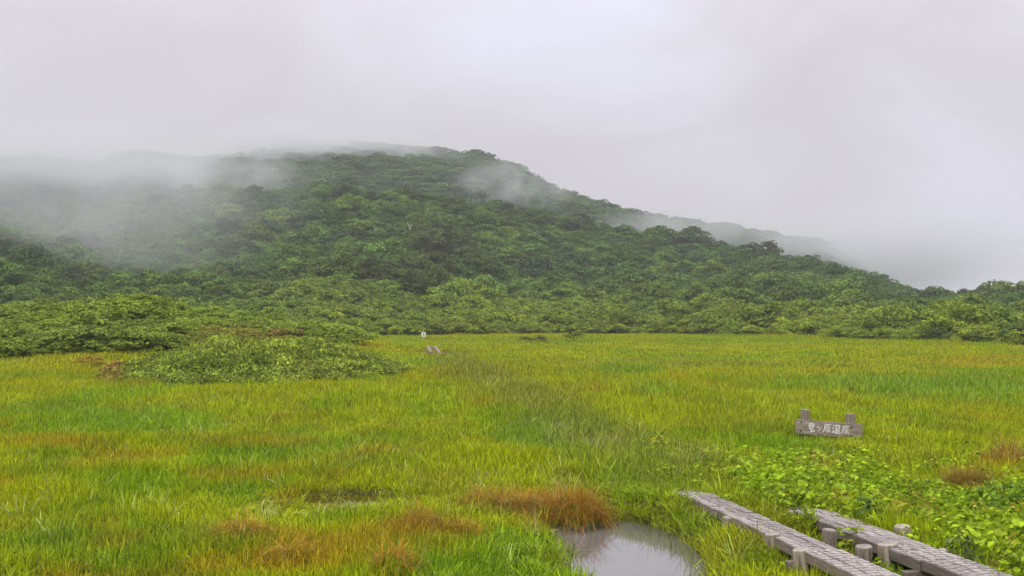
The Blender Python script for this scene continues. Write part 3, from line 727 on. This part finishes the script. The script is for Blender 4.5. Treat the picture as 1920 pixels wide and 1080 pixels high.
# first rows of shrubs along the far edge of the marsh
for row, (off, step) in enumerate(((3.0, 2.6), (8.0, 3.0), (14.0, 3.4))):
    px_ = 610.0
    while px_ < 1960:
        D = float(edge_d(px_)) + off + random.uniform(-1.5, 1.5); x = (px_ - 960) / F * D
        if float(mound_b(np.array([x]), np.array([D]))[0]) < 0.4:
            t = random.random()
            c = [0.24 + .08 * t, 0.32 + .07 * t, 0.022] if px_ < 1650 or t > .5 else [0.11, 0.18, 0.035]
            plant('shrub', 'stem', SHRUB_ME, TRUNK_S, (x, D, gz(x, D)), random.uniform(.62, 1.15), jit(c, .25),
                  'green shrub in the thick belt along the far edge of the marsh', 'shrub', 'shrubs along the far edge of the marsh', random.uniform(.8, 1.25))
        px_ += step * F / D * random.uniform(.75, 1.3)
# low bushes out in the marsh
for (px_, py_, w, lab) in ((985, 646, 30, 'small low bush in the far marsh, left one of the clustered pair'), (1012, 646, 34, 'small low bush in the far marsh, right one of the clustered pair'),
                           (1075, 643, 40, 'flat olive bush in the far marsh just beyond the low pair')):
    x, y, z = at(px_, py_)
    plant('low_bush', 'stem', SHRUB_ME, TRUNK_S, (x, y, gz(x, y)), w * y / F / 3.6, jit((0.22, 0.25, 0.03)), lab, 'bush', None, 0.95)
# rust coloured shrubs at the foot of the mounds
for (px_, py_, w, c, lab) in ((222, 705, 42, (0.40, 0.16, 0.045), 'rust red low shrub at the left foot of the bamboo mound'),
                              (172, 692, 40, (0.42, 0.28, 0.03), 'orange tinged low shrub at the foot of the broad mound'),
                              (538, 650, 56, (0.27, 0.20, 0.035), 'russet shrub low on the right shoulder of the broad mound')):
    x, y, z = hit(px_, py_)
    plant('rusty_shrub', 'stem', SHRUB_ME, TRUNK_S, (x, y, z), 1.5 * w * y / F / 3.6, c, lab, 'shrub', None, 0.8)
# bare dead trunks
for (px_, py_, h, lab) in ((773, 462, 5.2, 'bare pale dead trunk leaning above the grove on the slope'), (827, 553, 2.6, 'short pale trunk showing among the grove trees')):
    x, y, z = hit(px_, py_); y -= 3
    o = tag(link('dead_tree', trunk_mesh(h, 0.17, int(px_), 'dead_tree', M_PALE, 1), None, (x, y, z + 1.0), (0, -0.16, 0)), lab, 'dead tree')

# ------------------------------------------------------------------ tussocks and single plants near the camera
def tussock_mesh(n, rad, hmin, hmax, seed, w=0.007, dome=0.25):
    V, Fc, rv = blades(n, rad, hmin, hmax, w, (0.25, 1.15), 0.75, seed)
    b0 = np.repeat(V.reshape(-1, 7, 3)[:, 0, :2], 7, 0); r = np.hypot(b0[:, 0], b0[:, 1]) / rad
    V[:, 2] += dome * (1 - r ** 2)
    th = np.arctan2(b0[:, 1], b0[:, 0]); kk = 1 + 0.28 * np.sin(th * 2 + seed) + 0.18 * np.sin(th * 3 + seed * 2.3) + 0.12 * np.sin(th * 5 + seed)
    V[:, :2] += b0 * (kk - 1)[:, None]
    return new_mesh('sedge_tussock', V, Fc, M_TUSS, rv)
TUS_BIG = tussock_mesh(1500, 0.45, 0.3, 0.62, 301, 0.0075, 0.38)
TUS = [tussock_mesh(520, 0.3, 0.15, 0.36, 310 + s) for s in range(2)]
for (px_, py_, me, s, zs, c, lab) in (
        (1075, 968, TUS_BIG, 0.95, 0.9, (0.38, 0.185, 0.025), 'large orange brown sedge tussock hanging over the far corner of the pond'),
        (985, 955, TUS_BIG, 0.75, 0.6, (0.37, 0.20, 0.03), 'flattened brown sedge tussock joined to the left of the large pond tussock'),
        (905, 948, TUS[0], 1.15, 0.8, (0.46, 0.28, 0.04), 'small brown sedge tussock trailing off left of the pond tussocks'),
        (790, 1002, TUS[1], 1.15, 1.0, (0.42, 0.25, 0.03), 'low rusty tussock in the green grass left of the pond'),
        (870, 1006, TUS[0], 0.9, 0.8, (0.44, 0.27, 0.03), 'thin brown tussock between the low rusty tussock and the pond'),
        (735, 1083, TUS[0], 1.1, 1.0, (0.46, 0.24, 0.030), 'orange tussock at the bottom edge left of the pond'),
        (450, 1018, TUS[1], 1.3, 0.7, (0.45, 0.27, 0.030), 'faded orange tussock in the grass at lower left'),
        (545, 1062, TUS[0], 1.3, 0.7, (0.45, 0.25, 0.030), 'brown tussock in the bottom grass right of the faded orange one'),
        (1556, 905, TUS[0], 1.0, 1.0, (0.42, 0.21, 0.04), 'rusty tussock in the herbs below the name board'),
        (1815, 918, TUS_BIG, 0.75, 0.8, (0.30, 0.19, 0.035), 'dark brown tussock beside the leafy plant at the right edge'),
        (1893, 880, TUS[1], 1.7, 0.9, (0.40, 0.26, 0.05), 'straw brown tussock behind the leafy plant at the right edge')):
    x, y, _ = at(px_, py_)
    o = tag(link('sedge_tussock', me, None, (x, y, gz(x, y) - 0.02), (0, 0, random.uniform(0, 6.28)), (s, s, s * zs)), lab, 'tussock')
    o['col'] = list(c)
def leafy_mesh(seed, n, rad, h, size):
    g_ = np.random.default_rng(seed); th = g_.random(n) * 6.283; r = rad * np.sqrt(g_.random(n)); z = h * (0.15 + 0.85 * g_.random(n)) * (1 - 0.5 * (r / rad) ** 2)
    P = np.stack([r * np.cos(th), r * np.sin(th), z], -1); Nn = np.stack([np.cos(th) * .6, np.sin(th) * .6, np.full(n, .75)], -1) + g_.normal(0, .4, (n, 3))
    V1, F1, r1 = leaves(P, Nn, size, seed, 0.5)
    return new_mesh('foliage', V1, F1, M_HERB, r1)
for (px_, py_, me, c, lab) in ((1893, 965, leafy_mesh(330, 420, 0.62, 0.55, 0.13), (0.17, 0.29, 0.02), 'dark green broad leaved bushy plant at the right edge'),
                               (1685, 1082, leafy_mesh(331, 60, 0.2, 0.3, 0.11), (0.09, 0.2, 0.03), 'green leafy plant growing in the gap between the boardwalks'),
                               (1628, 1008, leafy_mesh(332, 70, 0.22, 0.42, 0.1), (0.1, 0.2, 0.03), 'leafy plant between the two rows of boardwalk posts'),
                               (1805, 1075, leafy_mesh(333, 70, 0.2, 0.5, 0.11), (0.16, 0.2, 0.05), 'pale leafy plant leaning over the edge of the wider boardwalk')):
    x, y, _ = at(px_, py_)
    o = tag(empty('leafy_plant', (x, y, gz(x, y))), lab, 'plant'); b2 = link('foliage', me, o); b2['col'] = list(c)
    link('stem', TRUNK_S[0], o, (0, 0, .05), None, (.22, .22, .22))
for (px_, py_, n, rad, h, w, c, lab) in ((1335, 905, 46, 0.16, 0.62, 0.026, (0.10, 0.25, 0.03), 'bright green strap leaved clump at the far end of the visible boardwalk'),
                                        (1075, 1022, 30, 0.12, 0.32, 0.016, (0.17, 0.30, 0.03), 'small green water plant standing in the pond'),
                                        (50, 985, 22, 0.3, 0.85, 0.024, (0.20, 0.25, 0.05), 'long arching pale reeds at the left edge'),
                                        (150, 1040, 22, 0.3, 0.6, 0.02, (0.16, 0.22, 0.05), 'arching grey green reeds in the lower left corner'),
                                        (490, 965, 24, 0.3, 0.5, 0.02, (0.24, 0.28, 0.05), 'pale reeds bending beside the dark pool'),
                                        (700, 972, 22, 0.3, 0.5, 0.018, (0.27, 0.30, 0.06), 'pale straw tipped reeds in front of the dark pool')):
    x, y, _ = at(px_, py_)
    V, Fc, rv = blades(n, rad, h * .45, h, w, (0.2, 0.9), 0.8, int(px_), flop=0.3)
    o = tag(link('reed_clump', new_mesh('reed_clump', V, Fc, M_REED, rv), None, (x, y, max(gz(x, y), -0.15))), lab, 'reed clump'); o['col'] = list(c)

# ------------------------------------------------------------------ boardwalks
def along(track, d):
    ys = [p[1] for p in track]; xs = [p[0] for p in track]
    return float(np.interp(d, ys, xs))
def plank_mesh(length, width, thick, grooved):
    m = MB()
    if grooved:
        m.box((0, 0, -thick / 2 - 0.009), (width, length, thick - 0.018))
        n = max(1, round(length / 0.115)); pitch = length / n
        for k in range(n):
            if random.random() < 0.03: continue                     # a worn away cleat
            m.box((random.uniform(-.004, .004), -length / 2 + (k + .5) * pitch + random.uniform(-.006, .006), -0.0085 - random.random() ** 2 * .003), (width - random.uniform(.002, .007), pitch - random.uniform(.024, .032), 0.017))
    else:
        m.box((0, 0, -thick / 2), (width, length, thick))
    bmesh.ops.recalc_face_normals(m.bm, faces=list(m.bm.faces))
    me = bpy.data.meshes.new('plank'); m.bm.to_mesh(me); m.bm.free()
    me.materials.append(M_DECK); me.materials.append(M_BEAM)
    for p_ in me.polygons:
        p_.material_index = 0 if (p_.normal.z > 0.5 or p_.center.z > -0.02) else 1
    return me
def post_mesh(h, r, seed):
    g_ = random.Random(seed); m = MB(); seg = 14
    ph = [g_.uniform(.9, 1.08) for _ in range(seg)]; rings = []
    for z, k in ((-h, 1.05), (-h * .5, 1.0), (-0.012, .98), (0, .93)):
        rings.append([m.bm.verts.new((r * k * ph[i] * math.cos(6.2832 * i / seg), r * k * ph[i] * math.sin(6.2832 * i / seg), z + (0.008 * math.cos(6.28 * i / seg) if z > -.1 else 0))) for i in range(seg)])
    for a_, b2 in zip(rings, rings[1:]):
        for i in range(seg): m.bm.faces.new((a_[i], a_[(i + 1) % seg], b2[(i + 1) % seg], b2[i]))
    m.bm.faces.new(rings[-1]); m.bm.faces.new(rings[0][::-1])
    me = bpy.data.meshes.new('post'); m.bm.to_mesh(me); m.bm.free(); me.materials.append(M_POST); me.materials.append(M_CUT)
    for p_ in me.polygons: p_.material_index = 1 if (p_.normal.z > .7 and len(p_.vertices) > 5) else 0
    return me
POSTS = [post_mesh(0.75, 0.085, s) for s in range(4)]
DECK_Z = 0.33
def boardwalk(track, n, pw, cuts, label, zs, posts, z_near=DECK_Z):
    root = empty('boardwalk', (along(track, cuts[0]), cuts[0], 0)); tag(root, label, 'boardwalk')
    bx, by = root.location.x, root.location.y
    for i, (d0, d1) in enumerate(zip(cuts, cuts[1:])):
        x0, x1 = along(track, d0), along(track, d1)
        L_ = math.hypot(x1 - x0, d1 - d0); ang = math.atan2(-(x1 - x0), d1 - d0)
        z, zb = zs[i] if i < len(zs) else (0.04, 0.04)
        inc = math.atan2(zb - z, L_); zm = (z + zb) / 2
        for k in range(n):
            off = (k - (n - 1) / 2) * (pw + 0.014); lk = L_ - random.uniform(0.015, 0.06)
            me = plank_mesh(lk, pw, 0.125, d0 < 40)
            link('plank', me, root, ((x0 + x1) / 2 + off * math.cos(ang) - bx, (d0 + d1) / 2 + off * math.sin(ang) - by, zm + random.uniform(-.011, .011)), (inc + random.uniform(-.003, .003), random.uniform(-.035, .035), ang + random.uniform(-.003, .003)))
        # cross beam under each joint
        m = MB(); m.box((0, 0, 0), (n * (pw + .014) + 0.34, 0.11, 0.1))
        m.build('cross_beam', M_BEAM, root, bevel=0.006, loc=(x1 - bx, d1 - by + 0.08, zb - 0.19), rot=(0, 0, ang))
    for (px_, py_, w, dz) in posts:
        x, y, _ = at(px_, py_, z_near + dz); s = w * y / F / 0.17
        link('post', random.choice(POSTS), root, (x - bx, y - by, z_near + dz), (random.uniform(-.05, .05), random.uniform(-.05, .05), random.uniform(0, 6)), (s, s, 1))
    return root
boardwalk(L_TRACK, 3, 0.138, [8.4, 12.55, 16.8, 20.4, 25.0, 29.2, 33.3, 37.4, 41.5, 45.6],
          'narrow weathered plank boardwalk running between the pond and the wider track',
          [(0.34, 0.34), (0.325, 0.285), (0.25, 0.10), (0.05, 0.05), (0.06, 0.06)],
          [(1367, 970, 25, -.05), (1448, 1000, 30, 0.01), (1502, 1030, 33, 0.0), (1555, 993, 26, 0.01)])
boardwalk(R_TRACK, 4, 0.126, [8.4, 12.1, 15.5, 19.6, 24.1, 28.2, 32.3, 36.4, 40.5, 44.6],
          'wider weathered plank boardwalk on the side away from the pond',
          [(0.33, 0.33), (0.325, 0.27), (0.24, 0.08), (0.06, 0.06), (0.05, 0.05)],
          [(1597, 988, 26, -.02), (1620, 1024, 32, -0.03), (1664, 1020, 36, 0.0), (1692, 986, 30, 0.02), (1768, 1030, 14, -.03)])
# the far end of the walk, where it climbs out of the grass before the wood
for (pa, pb, lab) in (((809, 660), (802, 648), 'short pale far boardwalk ramp in the distant grass, the left track'),
                      ((826, 663), (815, 649), 'short pale far boardwalk ramp in the distant grass, the right track')):
    a_ = at(*pa, 0.3); d = ray(*pb); y1 = a_[1] + 4.2; b2 = np.array([d[0] * y1, y1, CAM_H + d[2] * y1])
    root = empty('boardwalk', (a_[0], a_[1], 0)); tag(root, lab, 'boardwalk')
    v = Vector(b2 - a_); L_ = v.length; ang = math.atan2(-v.x, v.y); inc = math.asin(v.z / L_)
    me = plank_mesh(L_, 0.09, 0.08, False); me.materials[0] = M_POST
    for k in range(2):
        link('plank', me, root, (v.x / 2 + (k - .5) * .112, v.y / 2, (a_[2] + b2[2]) / 2), (inc, 0, ang))
    for t in (0.05, .95):
        link('post', POSTS[0], root, (v.x * t + .2, v.y * t, a_[2] + v.z * t - .02), None, (.5, .5, 1 + .9 * t))
        link('post', POSTS[1], root, (v.x * t - .2, v.y * t, a_[2] + v.z * t - .02), None, (.5, .5, 1 + .9 * t))

# ------------------------------------------------------------------ name board
SD = 26.0
sx = lambda px_, D=SD: (px_ - 960) / F * D
szz = lambda py_, D=SD: CAM_H - (py_ - HZ) / F * D
name_sign = empty('name_sign', (sx(1552), SD, 0)); tag(name_sign, 'weathered wooden name board with white brush lettering on two round posts', 'sign')
sp = post_mesh(1.0, 0.105, 77)
for px_, top, tilt in ((1511, 768, 0.02), (1596, 776, -0.015)):
    link('post', sp, name_sign, (sx(px_) - sx(1552), 0.14, szz(top)), (0, tilt, random.uniform(0, 6)))
board_w, board_h = 125 * SD / F, 27 * SD / F
TILT = math.atan2(10.5, 125)
m = MB(); m.box((0, 0, 0), (board_w, 0.05, board_h))
bmesh.ops.subdivide_edges(m.bm, edges=[e for e in m.bm.edges if abs((e.verts[0].co - e.verts[1].co).x) > .5], cuts=24, use_grid_fill=True)
for v in m.bm.verts:
    if abs(v.co.x) < board_w / 2 - 1e-4: v.co.z += 0.004 * math.sin(v.co.x * 9) * (1 if v.co.z > 0 else 1.4)
    else: v.co.x += 0.01 * math.sin(v.co.z * 60)
board = m.build('board', M_SIGN, name_sign, loc=(0, 0, szz(803.5)), rot=(0, TILT, 0), bevel=0.0)
# dark seam where the board is made of two lengths of timber
for bx_, bz_ in ((-.66, .11), (-.66, -.10), (.53, .085), (.53, -.115)):
    m = MB(); bmesh.ops.create_cone(m.bm, cap_ends=True, segments=10, radius1=0.02, radius2=0.016, depth=0.016)
    bmesh.ops.rotate(m.bm, verts=m.bm.verts, matrix=Matrix.Rotation(R(90), 3, 'X'))
    m.build('bolt', M_BOLT, board, loc=(bx_, -0.032, bz_))
# lettering: brush strokes on a 100 x 100 square, each (points, width)
K_RYU = [([(50, 98), (52, 86)], 9), ([(18, 83), (84, 85)], 8), ([(34, 78), (39, 68)], 8), ([(66, 79), (60, 68)], 8), ([(8, 64), (94, 66)], 9),
         ([(26, 54), (27, 26)], 8), ([(26, 54), (74, 55), (72, 27)], 8), ([(27, 41), (72, 41)], 6), ([(27, 27), (72, 27)], 7),
         ([(49, 66), (48, 12), (56, 4), (86, 5), (92, 18)], 9)]
K_KE = [([(34, 84), (28, 66), (12, 50)], 10), ([(30, 66), (90, 70)], 9), ([(66, 68), (60, 36), (34, 8)], 11)]
K_GEN = [([(16, 90), (92, 93)], 9), ([(24, 90), (22, 45), (4, 4)], 11), ([(60, 88), (52, 76)], 7), ([(40, 74), (41, 44)], 8), ([(40, 74), (80, 75), (78, 45)], 8),
         ([(41, 60), (78, 60)], 6), ([(41, 46), (78, 46)], 7), ([(60, 45), (60, 6), (50, 10)], 9), ([(44, 34), (32, 12)], 9), ([(74, 34), (90, 10)], 11)]
K_SHITSU = [([(12, 90), (24, 80)], 11), ([(4, 62), (18, 52)], 11), ([(6, 6), (26, 34)], 11), ([(40, 92), (41, 54)], 8), ([(40, 92), (86, 93), (84, 55)], 8),
            ([(41, 74), (85, 74)], 6), ([(41, 56), (84, 56)], 7), ([(54, 54), (53, 10)], 8), ([(72, 54), (72, 10)], 8), ([(38, 40), (46, 24)], 8), ([(90, 40), (80, 24)], 8),
            ([(28, 7), (98, 9)], 10)]
def brush(strokes, size, x0, z0):
    bm = bmesh.new()
    for pts_, w in strokes:
        P = [Vector((x * size[0] / 100, 0, z * size[1] / 100)) for x, z in pts_]
        Q = []
        for a_, b2 in zip(P, P[1:]): Q += [a_.lerp(b2, t) for t in (0, .33, .66)]
        Q.append(P[-1]); n_ = len(Q); prev = None
        for i, q_ in enumerate(Q):
            d = (Q[min(i + 1, n_ - 1)] - Q[max(i - 1, 0)]).normalized(); nn = Vector((-d.z, 0, d.x))
            ww = w * size[1] / 100 * 0.5 * (1.3 - 0.45 * i / (n_ - 1) + 0.18 * random.uniform(-1, 1))
            a2, b3 = q_ + nn * ww, q_ - nn * ww
            pr = [bm.verts.new((a2.x + x0, 0.0, a2.z + z0)), bm.verts.new((b3.x + x0, 0.0, b3.z + z0)),
                  bm.verts.new((a2.x + x0, 0.004, a2.z + z0)), bm.verts.new((b3.x + x0, 0.004, b3.z + z0))]
            if prev:
                bm.faces.new((prev[0], prev[1], pr[1], pr[0]))
                bm.faces.new((prev[0], pr[0], pr[2], prev[2])); bm.faces.new((prev[1], prev[3], pr[3], pr[1]))
            prev = pr
    bmesh.ops.recalc_face_normals(bm, faces=list(bm.faces))
    me = bpy.data.meshes.new('character'); bm.to_mesh(me); bm.free(); me.materials.append(M_PAINT)
    return me
u_ = SD / F
for strokes, xa, xb, hh in ((K_RYU, 1512, 1527, 17), (K_KE, 1527.5, 1540.5, 12.5), (K_GEN, 1541, 1557.5, 17.5), (K_SHITSU, 1558, 1574.5, 17), (K_GEN, 1575.5, 1591.5, 17)):
    link('character', brush(strokes, ((xb - xa) * u_, hh * u_), (xa - 1552.5) * u_, -hh * u_ / 2 - (0.02 if hh < 14 else 0)), board, (0, -0.0305, 0.012))

# ------------------------------------------------------------------ small white marker by the wood
x, y, _ = at(794.5, 640); y = y - 1.0; x = (794.5 - 960) / F * y
mk = empty('marker_sign', (x, y, gz(x, y))); tag(mk, 'small white square marker on a thin post where the grass meets the wood', 'sign')
m = MB(); m.box((0, 0.02, 0.6), (0.075, 0.075, 1.4)); m.build('post', M_PALE, mk, bevel=0.008)
zc = CAM_H - (627 - HZ) / F * y - mk.location.z
m = MB(); m.box((0, -0.035, zc), (0.5, 0.03, 0.5)); pn = m.build('panel', M_PAINT, mk, bevel=0.006)
bm = bmesh.new()
bmesh.ops.create_circle(bm, cap_ends=True, segments=14, radius=0.075, matrix=Matrix.Translation((0.02, -0.054, zc - 0.06)) @ Matrix.Rotation(R(90), 4, 'X'))
me = bpy.data.meshes.new('emblem'); bm.to_mesh(me); bm.free(); me.materials.append(M_INK)
link('emblem', me, pn)
m = MB(); m.box((-0.01, -0.054, zc + .1), (0.17, 0.006, 0.05)); m.build('emblem', M_INK, pn)

# ------------------------------------------------------------------ air: haze and drifting mist
m = MB(); m.box((0, 580, 75), (2900, 1260, 158)); hz = m.build('haze', None); hz['kind'] = 'stuff'; tag(hz, 'pale damp haze filling the air over marsh and hills', 'haze')
def volume_mat(name, dens, noise=None, lo=0.4, hi=0.7, color=(0.90, 0.915, 0.93), stretch=(1, 1, 1), soft=0.7, aniso=0.2):
    mt, nt, out = nodes_of(name); N, L = nt.nodes.new, nt.links.new
    pv = N('ShaderNodeVolumePrincipled'); pv.inputs['Color'].default_value = (*color, 1); pv.inputs['Anisotropy'].default_value = aniso
    pv.inputs['Density'].default_value = dens
    if noise:
        tc = N('ShaderNodeTexCoord')
        ln = N('ShaderNodeVectorMath'); ln.operation = 'LENGTH'; L(tc.outputs['Object'], ln.inputs[0])
        fo = N('ShaderNodeMapRange'); fo.interpolation_type = 'SMOOTHSTEP'; fo.inputs['From Min'].default_value = 1.0; fo.inputs['From Max'].default_value = 1.0 - soft
        L(ln.outputs['Value'], fo.inputs['Value'])
        mp = N('ShaderNodeMapping'); mp.inputs['Scale'].default_value = stretch; L(tc.outputs['Object'], mp.inputs[0])
        oi = N('ShaderNodeObjectInfo'); sc = N('ShaderNodeMath'); sc.operation = 'MULTIPLY'; sc.inputs[1].default_value = 37.0; L(oi.outputs['Random'], sc.inputs[0])
        ns = N('ShaderNodeTexNoise'); ns.noise_dimensions = '4D'; ns.inputs['Scale'].default_value = noise; ns.inputs['Detail'].default_value = 4.0
        ns.inputs['Distortion'].default_value = 0.3
        L(mp.outputs[0], ns.inputs['Vector']); L(sc.outputs[0], ns.inputs['W'])
        nr_ = N('ShaderNodeMapRange'); nr_.interpolation_type = 'SMOOTHSTEP'; nr_.inputs['From Min'].default_value = lo; nr_.inputs['From Max'].default_value = hi
        L(ns.outputs['Fac'], nr_.inputs['Value'])
        m1 = N('ShaderNodeMath'); m1.operation = 'MULTIPLY'; L(fo.outputs[0], m1.inputs[0]); L(nr_.outputs[0], m1.inputs[1])
        m2 = N('ShaderNodeMath'); m2.operation = 'MULTIPLY'; L(m1.outputs[0], m2.inputs[0]); m2.inputs[1].default_value = dens
        L(m2.outputs[0], pv.inputs['Density'])
    L(pv.outputs[0], out.inputs['Volume'])
    return mt
hz.data.materials.append(volume_mat('haze_air', 0.00042))
bm = bmesh.new(); bmesh.ops.create_icosphere(bm, subdivisions=3, radius=1.0); ico = bpy.data.meshes.new('mist'); bm.to_mesh(ico); bm.free()
def mist(px_, py_, D, rx, ry, rz, dens, noise, label, lo=.38, hi=.68, stretch=(1, 1, 1), soft=.75):
    d = ray(px_, py_); me = ico.copy(); me.materials.clear(); me.materials.append(volume_mat('mist_air', dens, noise, lo, hi, stretch=stretch, soft=soft))
    o = link('mist', me, None, (d[0] * D, D, CAM_H + d[2] * D), None, (rx, ry, rz)); o['kind'] = 'stuff'; tag(o, label, 'mist')
    return o
ST = (2.3, 1.8, 0.9)
mist(10, 395, 200, 60, 36, 28, 0.033, 1.0, 'thick grey mist drifting down the left slope', .32, .68, ST, .98)
mist(290, 370, 250, 46, 40, 22, 0.026, 1.1, 'torn mist thinning out over the crest of the nearer ridge', .42, .68, ST, .98)
mist(170, 305, 500, 85, 80, 22, 0.042, 1.0, 'mist veiling the left half of the far ridge', .28, .62, ST, .9)
mist(600, 290, 590, 92, 60, 24, 0.075, 1.3, 'cloud resting on the top of the far ridge', .36, .62, ST, .95)
mist(450, 335, 480, 50, 50, 17, 0.03, 1.2, 'thin mist trailing down from the cloud on the far ridge', .4, .66, ST, .95)
mist(965, 350, 480, 36, 40, 15, 0.042, 1.2, 'wisp of mist in the gap between the two ridges', .4, .64, ST, .95)
mist(1290, 430, 480, 52, 50, 13, 0.034, 1.2, 'thin mist trailing along the gap behind the nearer ridge', .36, .66, ST, .95)
mist(1640, 474, 500, 84, 70, 26, 0.05, 1.0, 'mist bank hiding the low end of the far ridge', .2, .6, ST, .9)
